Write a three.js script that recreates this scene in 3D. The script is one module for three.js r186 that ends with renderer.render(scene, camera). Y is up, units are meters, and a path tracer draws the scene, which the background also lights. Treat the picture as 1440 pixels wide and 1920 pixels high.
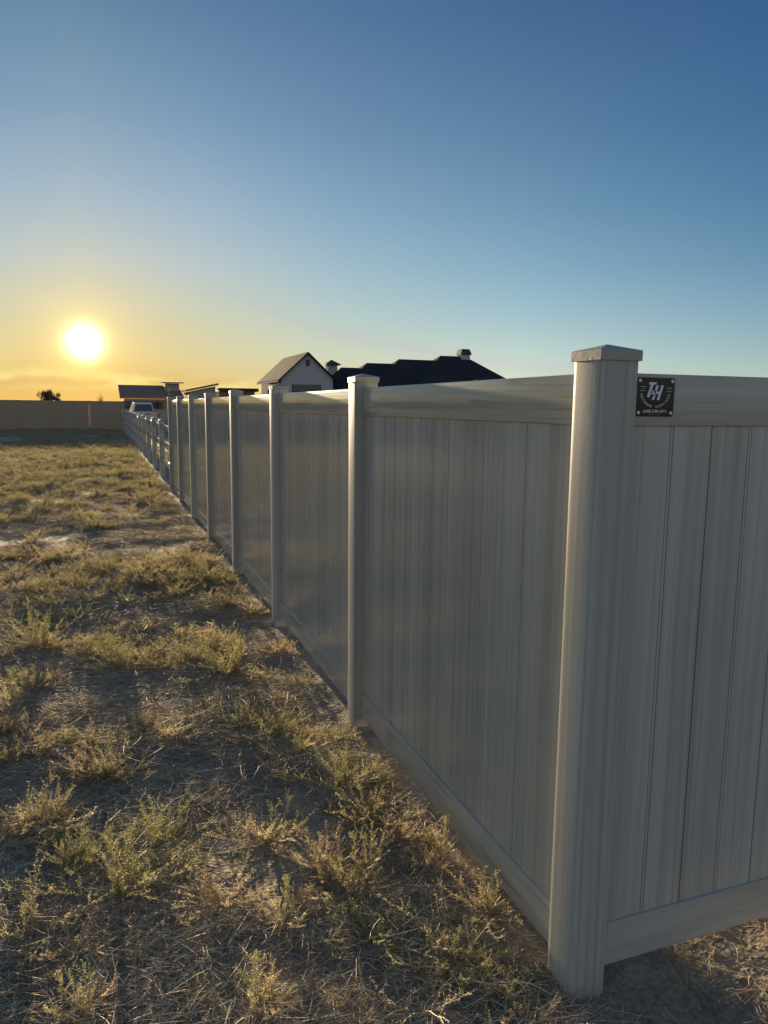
import * as THREE from 'three';
import { mergeGeometries, toCreasedNormals } from 'three/addons/utils/BufferGeometryUtils.js';

// ---------------------------------------------------------------- camera, sky, sun, exposure
const V3 = (x, y, z) => new THREE.Vector3(x, y, z);
const scene = new THREE.Scene();
const EYE = V3(-1.3292, 1.8124, 1.7796), F = V3(0.34701277, -0.13901281, -0.92750072), R = V3(0.93705861, 0.01050682, 0.34901398), U = V3(0.03877233, 0.99023484, -0.13390916), FPX = 1392.82;
const camera = new THREE.PerspectiveCamera(2 * Math.atan(960 / FPX) * 180 / Math.PI, 0.75, 0.05, 6000);
camera.position.copy(EYE); camera.up.copy(U); camera.lookAt(EYE.clone().add(F)); camera.updateMatrixWorld();
const renderer = new THREE.WebGLRenderer({ antialias: true });
renderer.toneMapping = THREE.LinearToneMapping; renderer.toneMappingExposure = 2.9;
renderer.shadowMap.enabled = true;

const SUN = V3(-0.0201734, 0.07514846, -0.99696828).normalize();
const SUN_INTENSITY = 5, SKY_GAIN = 1 / 2.9, HAZE = 0;
const sun = new THREE.DirectionalLight(new THREE.Color().setRGB(1, 0.77, 0.48), SUN_INTENSITY);
sun.position.copy(SUN).multiplyScalar(120); sun.target.position.set(0, 0, 0);
sun.castShadow = true; sun.shadow.mapSize.set(4096, 4096); sun.shadow.radius = 1;
Object.assign(sun.shadow.camera, { left: -40, right: 60, top: 40, bottom: -20, near: 1, far: 400 });
scene.add(sun, sun.target);

// random numbers and noise
function rng(seed) { let a = seed >>> 0; return () => { a = (a + 0x6D2B79F5) | 0; let t = Math.imul(a ^ (a >>> 15), 1 | a); t = (t + Math.imul(t ^ (t >>> 7), 61 | t)) ^ t; return ((t ^ (t >>> 14)) >>> 0) / 4294967296; }; }
function hash(x, y, s = 0) { let h = Math.imul(x | 0, 374761393) + Math.imul(y | 0, 668265263) + Math.imul(s, 1274126177); h = Math.imul(h ^ (h >>> 13), 1274126177); return ((h ^ (h >>> 16)) >>> 0) / 4294967296; }
const sm = (t) => t * t * (3 - 2 * t), lerp = (a, b, t) => a + (b - a) * t, clamp = (x, a = 0, b = 1) => Math.min(b, Math.max(a, x));
function noise(x, y, s = 0, px = 0, py = 0) {         // value noise 0..1, periodic when px, py are given
  const i = Math.floor(x), j = Math.floor(y), u = sm(x - i), v = sm(y - j);
  const w = (n, p) => p ? ((n % p) + p) % p : n, i0 = w(i, px), i1 = w(i + 1, px), j0 = w(j, py), j1 = w(j + 1, py);
  return lerp(lerp(hash(i0, j0, s), hash(i1, j0, s), u), lerp(hash(i0, j1, s), hash(i1, j1, s), u), v);
}
const fbm = (x, y, s, n = 4) => { let a = 0, g = 0.5, t = 0; for (let k = 0; k < n; k++) { a += g * noise(x, y, s + k); t += g; x *= 2.03; y *= 2.03; g *= 0.5; } return a / t; };
const lin = (c) => { c /= 255; return c <= 0.04045 ? c / 12.92 : ((c + 0.055) / 1.055) ** 2.4; };
function ramp(stops, x) {
  let k = 0; while (k < stops.length - 2 && x > stops[k + 1][0]) k++;
  const a = stops[k], b = stops[k + 1], t = clamp((x - a[0]) / (b[0] - a[0]));
  return [1, 2, 3].map((c) => lerp(a[c], b[c], t));
}
// the sky: clear evening air, a pale horizon, a yellow glow round the low sun, thin cloud streaks low down
function makeSky() {
  const W = 2048, H = 1024, data = new Float32Array(W * H * 4), D = 180 / Math.PI;
  const UP = [[45, 66, 100, 150], [90, 62, 95, 142]];
  const ROWS = [[0, [[0, 250, 198, 104], [2, 250, 206, 118], [4, 243, 212, 139], [7, 230, 214, 169], [10, 205, 207, 193], [14, 172, 189, 200], [19, 137, 164, 185], [26, 99, 133, 161], ...UP]],
    [8, [[0, 252, 196, 104], [2, 238, 208, 138], [4, 224, 211, 163], [7, 205, 208, 186], [10, 187, 200, 201], [14, 160, 183, 201], [19, 127, 157, 186], [26, 92, 127, 161], ...UP]],
    [18, [[0, 246, 214, 142], [2, 226, 217, 173], [4, 207, 214, 190], [7, 183, 203, 201], [10, 162, 189, 202], [14, 137, 169, 193], [19, 111, 145, 177], [26, 83, 118, 156], ...UP]],
    [32, [[0, 232, 224, 176], [2, 217, 225, 199], [4, 194, 214, 206], [7, 162, 193, 204], [10, 137, 174, 195], [14, 113, 152, 181], [19, 92, 130, 164], [26, 69, 105, 146], ...UP]],
    [50, [[0, 205, 212, 182], [2, 180, 200, 188], [4, 156, 184, 188], [7, 128, 163, 183], [10, 104, 145, 174], [14, 83, 125, 162], [19, 66, 108, 150], [26, 52, 90, 138], ...UP]],
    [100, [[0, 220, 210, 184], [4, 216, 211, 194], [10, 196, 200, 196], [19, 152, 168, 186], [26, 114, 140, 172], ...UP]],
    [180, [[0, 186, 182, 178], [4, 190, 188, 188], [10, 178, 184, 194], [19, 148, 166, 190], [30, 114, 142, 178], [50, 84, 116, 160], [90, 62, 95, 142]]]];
  const sunAz = Math.atan2(SUN.z, SUN.x);
  for (let j = 0; j < H; j++) {
    const el = ((j + 0.5) / H - 0.5) * Math.PI, e = Math.max(0, el * D), y = Math.sin(el), cy = Math.cos(el);
    const R = ROWS.map((q) => ramp(q[1], e));
    for (let i = 0; i < W; i++) {
      const az = ((i + 0.5) / W - 0.5) * 2 * Math.PI, x = Math.cos(az) * cy, z = Math.sin(az) * cy;
      let d = Math.abs(az - sunAz); if (d > Math.PI) d = 2 * Math.PI - d; d *= D;
      let sd = az - sunAz; if (sd > Math.PI) sd -= 2 * Math.PI; if (sd < -Math.PI) sd += 2 * Math.PI; sd *= D;
      const g = Math.acos(clamp(x * SUN.x + y * SUN.y + z * SUN.z, -1, 1)) * D;
      let q = 0; while (q < ROWS.length - 2 && d > ROWS[q + 1][0]) q++;
      const w = clamp((d - ROWS[q][0]) / (ROWS[q + 1][0] - ROWS[q][0]));
      let c = [0, 1, 2].map((k) => lerp(R[q][k], R[q + 1][k], w));
      // low streaks of cloud, lit from behind
      if (e > 0.2 && e < 6 && d < 75) {
        const warp = 0.35 * (fbm(sd * 0.22, 3.1, 40, 3) - 0.5);
        const n1 = fbm(sd * 0.35, (e + warp) * 3.2, 11, 5), n2 = fbm(sd * 0.9, (e + warp) * 6, 23, 4);
        const band = Math.exp(-(((e + 0.03 * sd - 1.75 + warp) / 0.55) ** 2)), high = Math.exp(-(((e - 2.9) / 0.7) ** 2));
        const m = clamp((n1 - 0.40) * 4) * band * 1.0 + clamp((n2 - 0.55) * 5) * high * 0.45 * clamp(1.2 - Math.abs(sd + 12) / 14);
        const cw = clamp(m) * Math.exp(-((d / 40) ** 2)), K = [255, 231, 146];
        c = c.map((q, k) => lerp(q * (1 - 0.05 * (1 - cw) * Math.exp(-((d / 30) ** 2)) * Math.exp(-(((e - 1.6) / 1.0) ** 2))), K[k], cw));
      }
      c = c.map(lin);
      const a1 = 4.2 * Math.exp(-((g / 0.92) ** 2)), a2 = 0.5 * Math.exp(-((g / 2.0) ** 1.3)), a3 = 0;
      const o = (j * W + i) * 4;
      data[o] = (c[0] + a1 + a2 + a3) * SKY_GAIN; data[o + 1] = (c[1] + a1 * 0.92 + a2 * 0.78 + a3 * 0.62) * SKY_GAIN; data[o + 2] = (c[2] + a1 * 0.55 + a2 * 0.26 + a3 * 0.12) * SKY_GAIN; data[o + 3] = 1;
    }
  }
  const t = new THREE.DataTexture(data, W, H, THREE.RGBAFormat, THREE.FloatType);
  t.mapping = THREE.EquirectangularReflectionMapping; t.magFilter = THREE.LinearFilter; t.minFilter = THREE.LinearFilter; t.colorSpace = THREE.LinearSRGBColorSpace; t.needsUpdate = true;
  return t;
}
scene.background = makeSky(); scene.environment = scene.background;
if (HAZE) scene.fog = new THREE.FogExp2(new THREE.Color().setRGB(1, 0.9, 0.75), HAZE);

// ---------------------------------------------------------------- helpers
const ray = (x, y) => F.clone().addScaledVector(R, (x - 720) / FPX).addScaledVector(U, -(y - 960) / FPX);
const onZ = (x, y, z) => { const d = ray(x, y); return EYE.clone().addScaledVector(d, (z - EYE.z) / d.z); };
const onGround = (x, y, h = 0) => { const d = ray(x, y); return EYE.clone().addScaledVector(d, (h - EYE.y) / d.y); };
const counts = {};
const numbered = (n) => { const k = counts[n] = (counts[n] ?? -1) + 1; return k ? `${n}_${String(k).padStart(3, '0')}` : n; };
function tag(o, label, category, group, kind) { o.userData.label = label; if (category) o.userData.category = category; if (group) o.userData.group = group; if (kind) o.userData.kind = kind; return o; }
function thing(name, label, category, x = 0, y = 0, z = 0, group) { const o = new THREE.Group(); o.name = numbered(name); o.position.set(x, y, z); tag(o, label, category, group); scene.add(o); return o; }
function mesh(name, geo, mat, parent, x = 0, y = 0, z = 0) { const m = new THREE.Mesh(geo, mat); m.name = name; m.position.set(x, y, z); m.castShadow = m.receiveShadow = true; parent.add(m); return m; }
// flat-shaded solid from corner lists: faces = arrays of points, wound counter-clockwise seen from outside; uv in metres along dominant axes
function polys(faces) {
  const P = [], T = [];
  for (const f of faces) {
    const n = new THREE.Vector3().crossVectors(f[1].clone().sub(f[0]), f[2].clone().sub(f[0])).normalize();
    const a = [Math.abs(n.x), Math.abs(n.y), Math.abs(n.z)], q = (p) => a[1] > a[0] && a[1] > a[2] ? [p.x, p.z] : a[0] > a[2] ? [p.z, p.y] : [p.x, p.y];
    for (let k = 1; k < f.length - 1; k++) for (const p of [f[0], f[k], f[k + 1]]) { P.push(p.x, p.y, p.z); T.push(...q(p)); }
  }
  const g = new THREE.BufferGeometry(); g.setAttribute('position', new THREE.Float32BufferAttribute(P, 3)); g.setAttribute('uv', new THREE.Float32BufferAttribute(T, 2)); g.computeVertexNormals(); return g;
}
function boxAt(x0, x1, y0, y1, z0, z1) {
  const p = (a, b, c) => V3(a ? x1 : x0, b ? y1 : y0, c ? z1 : z0);
  return polys([[p(0, 0, 1), p(1, 0, 1), p(1, 1, 1), p(0, 1, 1)], [p(1, 0, 0), p(0, 0, 0), p(0, 1, 0), p(1, 1, 0)], [p(1, 0, 1), p(1, 0, 0), p(1, 1, 0), p(1, 1, 1)], [p(0, 0, 0), p(0, 0, 1), p(0, 1, 1), p(0, 1, 0)], [p(0, 1, 1), p(1, 1, 1), p(1, 1, 0), p(0, 1, 0)], [p(0, 0, 0), p(1, 0, 0), p(1, 0, 1), p(0, 0, 1)]]);
}
// a bar: closed cross-section (list of [a, b], counter-clockwise) swept from s0 to s1. place(a, b, s) gives the point. uv = (distance round, s)
function bar(section, s0, s1, place, { u0 = 0, v0 = 0, crease = 0.3, swap = false } = {}) {
  const P = [], T = [], n = section.length; let l = 0;
  const put = (p, u, v) => { P.push(p.x, p.y, p.z); T.push(...(swap ? [v + v0, u + u0] : [u + u0, v + v0])); };
  for (let k = 0; k < n; k++) {
    const A = section[k], B = section[(k + 1) % n], m = l + Math.hypot(B[0] - A[0], B[1] - A[1]);
    const a = place(A[0], A[1], s0), b = place(B[0], B[1], s0), c = place(B[0], B[1], s1), d = place(A[0], A[1], s1);
    put(a, l, s0); put(b, m, s0); put(c, m, s1); put(a, l, s0); put(c, m, s1); put(d, l, s1); l = m;
  }
  const tri = THREE.ShapeUtils.triangulateShape(section.map((p) => new THREE.Vector2(...p)), []);
  for (const [a, b, c] of tri) { for (const k of [a, c, b]) put(place(...section[k], s0), section[k][0], section[k][1]); for (const k of [a, b, c]) put(place(...section[k], s1), section[k][0], section[k][1]); }
  const g = new THREE.BufferGeometry(); g.setAttribute('position', new THREE.Float32BufferAttribute(P, 3)); g.setAttribute('uv', new THREE.Float32BufferAttribute(T, 2));
  return toCreasedNormals(g, crease);
}
// rounded rectangle section with faces that bulge a little
function roundRect(w, h, r, bulge = 0, per = 6) {
  const out = [], hw = w / 2, hh = h / 2;
  const corner = (cx, cy, a0) => { for (let k = 0; k <= 4; k++) { const a = a0 + k / 4 * Math.PI / 2; out.push([cx + r * Math.cos(a), cy + r * Math.sin(a)]); } };
  const face = (x0, y0, x1, y1, nx, ny) => { for (let k = 1; k < per; k++) { const t = k / per, b = bulge * 4 * t * (1 - t); out.push([lerp(x0, x1, t) + nx * b, lerp(y0, y1, t) + ny * b]); } };
  corner(hw - r, -hh + r, -Math.PI / 2); if (bulge) face(hw, -hh + r, hw, hh - r, 1, 0);
  corner(hw - r, hh - r, 0); if (bulge) face(hw - r, hh, -hw + r, hh, 0, 1);
  corner(-hw + r, hh - r, Math.PI / 2); if (bulge) face(-hw, hh - r, -hw, -hh + r, -1, 0);
  corner(-hw + r, -hh + r, Math.PI); if (bulge) face(-hw + r, -hh, hw - r, -hh, 0, -1);
  return out;
}
function texture(W, H, fn, srgb, rx = 1, ry = 1) {    // fn(x, y) with 0..1 gives [r, g, b] 0..255
  const d = new Uint8Array(W * H * 4);
  for (let j = 0; j < H; j++) for (let i = 0; i < W; i++) { const c = fn((i + 0.5) / W, (j + 0.5) / H), o = (j * W + i) * 4; d[o] = clamp(c[0], 0, 255); d[o + 1] = clamp(c[1], 0, 255); d[o + 2] = clamp(c[2], 0, 255); d[o + 3] = 255; }
  const t = new THREE.DataTexture(d, W, H); t.wrapS = t.wrapT = THREE.RepeatWrapping; t.magFilter = THREE.LinearFilter; t.minFilter = THREE.LinearMipmapLinearFilter; t.generateMipmaps = true; t.repeat.set(rx, ry);
  if (srgb) t.colorSpace = THREE.SRGBColorSpace; t.needsUpdate = true; return t;
}
const std = (r, g, b, rough = 0.8, more = {}) => new THREE.MeshStandardMaterial({ color: new THREE.Color().setRGB(r, g, b), roughness: rough, ...more });

// ---------------------------------------------------------------- ground
const FAR_Z = -58.0;
function groundH(x, z) {
  let h = 0.035 * (fbm(x * 0.7 + 7, z * 0.7, 3, 3) - 0.5) * 2 + 0.016 * (fbm(x * 3.1, z * 3.1, 5, 3) - 0.5) * 2 + 0.008 * (noise(x * 11, z * 11, 6) - 0.5) * 2;
  const d = Math.min(Math.abs(x) + Math.max(0, z - 0.3) * 2, Math.abs(z) + Math.max(0, -x - 0.3) * 2);
  h -= 0.008 * Math.exp(-((d / 0.22) ** 2));                                       // the trodden strip along the fence
  h += 0.05 * Math.exp(-(((z + 25) / 3) ** 2)) * clamp(-x / 1.5);                  // a low hump before the shade
  const far = Math.hypot(x, z); return h * clamp(1.6 - far / 60) ;
}
const dirtMap = texture(1024, 1024, (x, y) => {
  const n = fbmP(x, y, 6, 31, 5), f = noise(x * 180, y * 180, 71, 180, 180), m = fbmP(x, y, 24, 51, 4), s = noise(x * 420, y * 420, 75, 420, 420);
  const k = 0.72 + 0.36 * n + 0.18 * (f - 0.5) + 0.3 * (m - 0.5) + 0.14 * (s - 0.5), w = clamp((m - 0.45) * 3);
  return [lerp(160, 165, w) * k, lerp(145, 146, w) * k, lerp(124, 118, w) * k];
}, true, 1 / 2.6, 1 / 2.6);
function fbmP(x, y, p, s, n) { let a = 0, g = 0.5, t = 0; for (let k = 0; k < n; k++) { a += g * noise(x * p, y * p, s + k, p, p); t += g; p *= 2; g *= 0.5; } return a / t; }
const dirtBump = texture(1024, 1024, (x, y) => { const v = 255 * (0.55 * fbmP(x, y, 28, 91, 4) + 0.3 * noise(x * 200, y * 200, 95, 200, 200) + 0.15 * noise(x * 430, y * 430, 97, 430, 430)); return [v, v, v]; }, false, 1 / 2.6, 1 / 2.6);
const dirt = new THREE.MeshStandardMaterial({ map: dirtMap, bumpMap: dirtBump, bumpScale: 0.009, roughness: 0.96 });
{
  const N = 620, kx = 8, a = 1.1, P = new Float32Array((N + 1) * (N + 1) * 3), T = new Float32Array((N + 1) * (N + 1) * 2), I = [];
  for (let j = 0; j <= N; j++) for (let i = 0; i <= N; i++) {
    const x = -0.9 + a * Math.sinh(kx * (2 * i / N - 1)), z = -1.2 + a * Math.sinh(kx * (2 * j / N - 1)), o = j * (N + 1) + i;
    P[o * 3] = x; P[o * 3 + 1] = groundH(x, z); P[o * 3 + 2] = z; T[o * 2] = x; T[o * 2 + 1] = z;
    if (i < N && j < N) I.push(o, o + N + 1, o + 1, o + 1, o + N + 1, o + N + 2);
  }
  const g = new THREE.BufferGeometry(); g.setAttribute('position', new THREE.BufferAttribute(P, 3)); g.setAttribute('uv', new THREE.BufferAttribute(T, 2)); g.setIndex(I); g.computeVertexNormals();
  tag(mesh('ground', g, dirt, scene), 'dry brown dirt ground of the field along the fence', null, null, 'structure');
}

// ---------------------------------------------------------------- vinyl fences
// printed weathered grain running along v; 1 m across by 2.4 m along
function grain(x, y, cathedral) {
  const wob = cathedral ? 0.05 * fbm(x * 3, y * 3, 8, 2) : 0.006 * noise(x * 4, y * 3, 9, 4, 3);
  const u = x + wob;
  const wide = noise(u * 14, y * 1, 101, 14, 1) * 0.6 + noise(u * 31, y * 2, 102, 31, 2) * 0.4;
  const mid = noise(u * 90, y * 2, 103, 90, 2), fine = noise(u * 260, y * 5, 104, 260, 5), hair = noise(u * 480, y * 14, 105, 480, 14);
  return [wide, mid, fine, hair];
}
const vinylMap = texture(1024, 1024, (x, y) => {
  const [w, m, f, h] = grain(x, y, false), wob = 0.004 * noise(x * 5, y * 3, 9, 5, 3);
  let line = 0;                                           // long thin dark lines of the printed grain, single or in pairs
  for (const [n, sd, wd, amt] of [[26, 401, 0.0014, 0.10], [15, 402, 0.0028, 0.08], [40, 403, 0.001, 0.09]]) {
    const u = (x + wob) * n, c = Math.floor(u) % n, o = 0.25 + 0.5 * hash(c, 1, sd), on = hash(c, 2, sd); if (on < 0.55) continue;
    const d = (u - Math.floor(u) - o) / n, fade = clamp(noise(y * 4, c * 3.7, sd + 5, 4, 0) * 1.5 - 0.2);
    line += amt * fade * (Math.exp(-((d / wd) ** 2)) + (on > 0.85 ? Math.exp(-(((d - 0.006) / wd) ** 2)) : 0));
  }
  const band = clamp((noise(x * 9 + wob * 20, y * 1, 410, 9, 1) - 0.55) * 3) * 0.07 + clamp((noise(x * 23 + wob * 20, y * 2, 411, 23, 2) - 0.6) * 3) * 0.05;
  const k = 0.97 + 0.09 * (w - 0.5) + 0.08 * (m - 0.5) + 0.05 * (f - 0.5) + 0.03 * (h - 0.5) - line - band, t = clamp(w * 1.6 - 0.3);
  return [lerp(179, 174, t) * k, lerp(175, 175, t) * k, lerp(162, 166, t) * k];
}, true, 1, 1 / 2.4);
const vinylBump = texture(1024, 512, (x, y) => { const [w, m, f, h] = grain(x, y, false), v = 255 * (0.25 * m + 0.45 * f + 0.3 * h); return [v, v, v]; }, false, 1, 1 / 2.4);
const vinylRough = texture(512, 512, (x, y) => { const [w, m, f] = grain(x, y, false), v = 255 * clamp(0.17 + 0.06 * (m - 0.5) + 0.06 * (f - 0.5) + 0.04 * (w - 0.5)); return [v, v, v]; }, false, 1, 1 / 2.4);
const railMap = texture(1024, 1024, (x, y) => {         // broad wavy figure with dark wisps
  const q = noise(x * 5, y * 4, 201, 5, 4), p = noise(x * 12, y * 7, 202, 12, 7), u = x + 0.035 * q + 0.012 * p;
  const w = noise(u * 11, y * 2, 203, 11, 2), m = noise(u * 46, y * 5, 204, 46, 5), f = noise(u * 170, y * 12, 205, 170, 12);
  const wisp = clamp((noise(u * 150, y * 7, 207, 150, 7) - 0.55) * 3) * clamp((noise(x * 22, y * 9, 206, 22, 9) - 0.5) * 4);
  const k = 0.95 + 0.07 * (w - 0.5) + 0.07 * (m - 0.5) + 0.06 * (f - 0.5) - 0.13 * wisp, t = clamp(w * 1.4 - 0.2);
  return [lerp(184, 177, t) * k, lerp(178, 177, t) * k, lerp(161, 164, t) * k];
}, true, 1, 1 / 2.4);
const vinyl = new THREE.MeshPhysicalMaterial({ map: vinylMap, bumpMap: vinylBump, bumpScale: 0.00035, roughnessMap: vinylRough, roughness: 1, ior: 1.5 });
const postVinyl = new THREE.MeshPhysicalMaterial({ map: vinylMap, bumpMap: dirtBump, bumpScale: 0.00015, roughness: 0.45, ior: 1.5, specularIntensity: 0.22 });
const railVinyl = new THREE.MeshPhysicalMaterial({ map: railMap, bumpMap: vinylBump, bumpScale: 0.00006, roughnessMap: vinylRough, roughness: 0.85, ior: 1.5, specularIntensity: 0.3 });
const capVinyl = new THREE.MeshPhysicalMaterial({ color: new THREE.Color().setRGB(0.31, 0.30, 0.255), roughness: 0.5, bumpMap: dirtBump, bumpScale: 0.0004 });
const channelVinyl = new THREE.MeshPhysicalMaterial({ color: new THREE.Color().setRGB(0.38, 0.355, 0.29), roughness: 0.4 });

const S = 2.1176, POST = 0.127, CAPW = 0.138, TOP = 1.9771, R0 = rng(7);
function capGeo(w, skirt, rise) {                       // cap: square skirt with softened edges and a low pyramid
  const h = w / 2, e = 0.002, rings = [[h - 0.0035, -skirt + 0.002], [h - 0.0035, -skirt], [h, -skirt], [h, -e], [h - e, 0], [0.001, rise]], faces = [];
  const sq = ([a, y]) => [V3(-a, y, a), V3(a, y, a), V3(a, y, -a), V3(-a, y, -a)];
  for (let k = 0; k < rings.length - 1; k++) { const A = sq(rings[k]), B = sq(rings[k + 1]); for (let q = 0; q < 4; q++) faces.push([A[q], A[(q + 1) % 4], B[(q + 1) % 4], B[q]]); }
  const t = sq(rings[5]); faces.push(t); return polys(faces);
}
const postSec = roundRect(POST, POST, 0.007, 0.0008, 10), capShape = capGeo(CAPW, 0.0292, 0.0181);
const postGeos = [0, 1, 2].map((k) => bar(postSec, -0.35, TOP - 0.003, (a, b, s) => V3(a, s, -b), { u0: 0.37 * k + 0.11, v0: 0.5 * k }));
// axes of a run: along = unit vector, face = normal of the visible side
const railSec = (h) => roundRect(0.042, h, 0.0045);
function rail(run, name, s0, s1, y0, y1, k) {
  const g = bar(railSec(y1 - y0), s0, s1, (a, b, s) => run.p(s, (y0 + y1) / 2 + b, a), { u0: R0(), v0: R0() * 2.4 });
  return mesh(name, g, railVinyl, run.o);
}
// a tongue-and-groove board: a narrow open joint at each edge, closed behind by the tongue, and a pair of fine grooves down the middle
function boardSec(w, cut) {
  const t = 0.011, d = 0.010, q = 0.0019, g = 0.0015, gd = 0.0045, m = w * 0.5, W = (cut ?? w) - 0.0003, front = [[W, t - d], [W - q, t - d], [W - q, t - 0.001], [W - q - 0.001, t]];
  if (!cut || cut > m + 0.02) for (const c of [m + 0.006, m - 0.006]) front.push([c + g, t], [c + 0.0008, t - gd], [c - 0.0008, t - gd], [c - g, t]);
  front.push([q + 0.001, t], [q, t - 0.001], [q, t - d], [0, t - d]);
  return [[0, -t], [W, -t], ...front];
}
const BOARD = 0.3025;
function boards(run, s0, s1, y0, y1) {
  mesh('channel', bar([[s0, -0.0135], [s0 + 0.022, -0.0135], [s0 + 0.022, 0.0135], [s0, 0.0135]], y0 + 0.002, y1 - 0.002, (a, b, s) => run.p(a, s, b), {}), channelVinyl, run.o);
  mesh('channel', bar([[s1 - 0.022, -0.0135], [s1, -0.0135], [s1, 0.0135], [s1 - 0.022, 0.0135]], y0 + 0.002, y1 - 0.002, (a, b, s) => run.p(a, s, b), {}), channelVinyl, run.o);
  let x = s0 + 0.0222; const end = s1 - 0.0222;
  while (x < end - 0.02) {
    const w = Math.min(BOARD, end - x), sec = boardSec(BOARD, w < BOARD ? w : undefined), sx = x;
    mesh('board', bar(sec, y0 - 0.02, y1 + 0.02, (a, b, s) => run.p(sx + a, s, b), { u0: R0() * 3, v0: R0() * 2.4, crease: 0.3 }), vinyl, run.o);
    x += BOARD;
  }
}
function run(label, along, face, n, posts, end) {
  const o = thing('privacy_fence', label, 'fence');
  const r = { o, p: (s, y, d) => V3(along[0] * s + face[0] * d, y, along[1] * s + face[1] * d) };
  for (let k = posts; k <= n; k++) {
    const q = r.p(k * S, 0, 0), po = mesh('post', postGeos[(k * 2) % 3], postVinyl, o, q.x, 0, q.z); po.rotation.y = posts ? 0 : [-0.004, -0.016, 0.012, -0.016, -0.02, -0.01, -0.016, -0.018][k];
    mesh('post_cap', capShape, capVinyl, po, 0, TOP, 0);
  }
  for (let k = 0; k < n; k++) {
    const s0 = k * S + POST / 2 + 0.0002, s1 = (k + 1) * S - POST / 2 - 0.0002;
    rail(r, 'top_rail', s0, s1, 1.768, 1.917, k); rail(r, 'bottom_rail', s0, s1, 0.056, 0.204, k);
    boards(r, s0, s1, 0.204, 1.768);
  }
  return r;
}
// along -z with its visible side to -x; then along +x with its visible side to +z.  p() must keep a right-handed section
run('grey-brown vinyl privacy fence receding along the weedy field towards the low sun', [0, -1], [-1, 0], 7, 0);
run('shaded grey vinyl privacy fence section running right from the corner post, behind the black sign', [1, 0], [0, 1], 2, 1);

// three-rail fence that carries the line on to the far boundary
{
  const o = thing('rail_fence', 'three-rail open vinyl ranch fence continuing from the privacy fence to the far boundary fence', 'fence');
  const z0 = -7 * S, n = 14, st = (FAR_Z + 0.1 - z0) / n, H = 1.45, sec = roundRect(POST, POST, 0.008);
  const pg = bar(sec, -0.3, H - 0.003, (a, b, s) => V3(a, s, -b), { u0: 0.2 }), rs = roundRect(0.04, 0.14, 0.004), rg = bar(rs, 0, Math.abs(st) - POST - 0.0004, (a, b, s) => V3(-a, b, -s), {});
  for (let k = 0; k < n; k++) {
    if (k) mesh('post_cap', capShape, capVinyl, mesh('post', pg, postVinyl, o, 0, 0, z0 + st * k), 0, H, 0);
    for (const y of [0.46, 0.87, 1.28]) mesh('rail', rg, railVinyl, o, 0, y, z0 + st * k - POST / 2 - 0.0002);
  }
}
// solid fence across the far end of the field
{
  const o = thing('boundary_fence', 'tall solid fence in shade across the far end of the field, below the sun', 'fence');
  const glareTanVinyl = new THREE.MeshPhysicalMaterial({ color: new THREE.Color().setRGB(0.38, 0.275, 0.185), bumpMap: vinylBump, bumpScale: 0.0004, roughness: 0.6, specularIntensity: 0.4 });  // vinyl coloured brown to stand in for warm glare towards the sun
  const H = 2.04, st = 2.4, pg = bar(roundRect(0.13, 0.13, 0.01), -0.3, H + 0.05, (a, b, s) => V3(a, s, -b), {}), pr = [];
  const sec = []; const nb = 16, w = (st - 0.13) / nb; for (let k = 0; k < nb; k++) sec.push([k * w + 0.004, 0.012], [k * w + 0.012, 0.02], [(k + 1) * w - 0.012, 0.02], [(k + 1) * w - 0.004, 0.012]);
  const sec2 = [...sec.map(([x, y]) => [x, -y]), ...sec.slice().reverse()], panel = bar(sec2, -0.15, H - 0.1, (a, b, s) => V3(a, s, b), { crease: 0.3 }), rg = bar(roundRect(0.05, 0.15, 0.004), 0, st - 0.13, (a, b, s) => V3(s, b, a), {});
  for (let k = 0; k < 26; k++) {
    const x = 0.0 - k * st; mesh('post_cap', capShape, capVinyl, mesh('post', pg, glareTanVinyl, o, x, 0, FAR_Z), 0, H + 0.053, 0);
    if (k < 25) { const x0 = x - st + 0.065; mesh('panel', panel, glareTanVinyl, o, x0, 0, FAR_Z); mesh('top_rail', rg, glareTanVinyl, o, x0, H - 0.03, FAR_Z); mesh('bottom_rail', rg, glareTanVinyl, o, x0, 0.04, FAR_Z); }
  }
}

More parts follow.
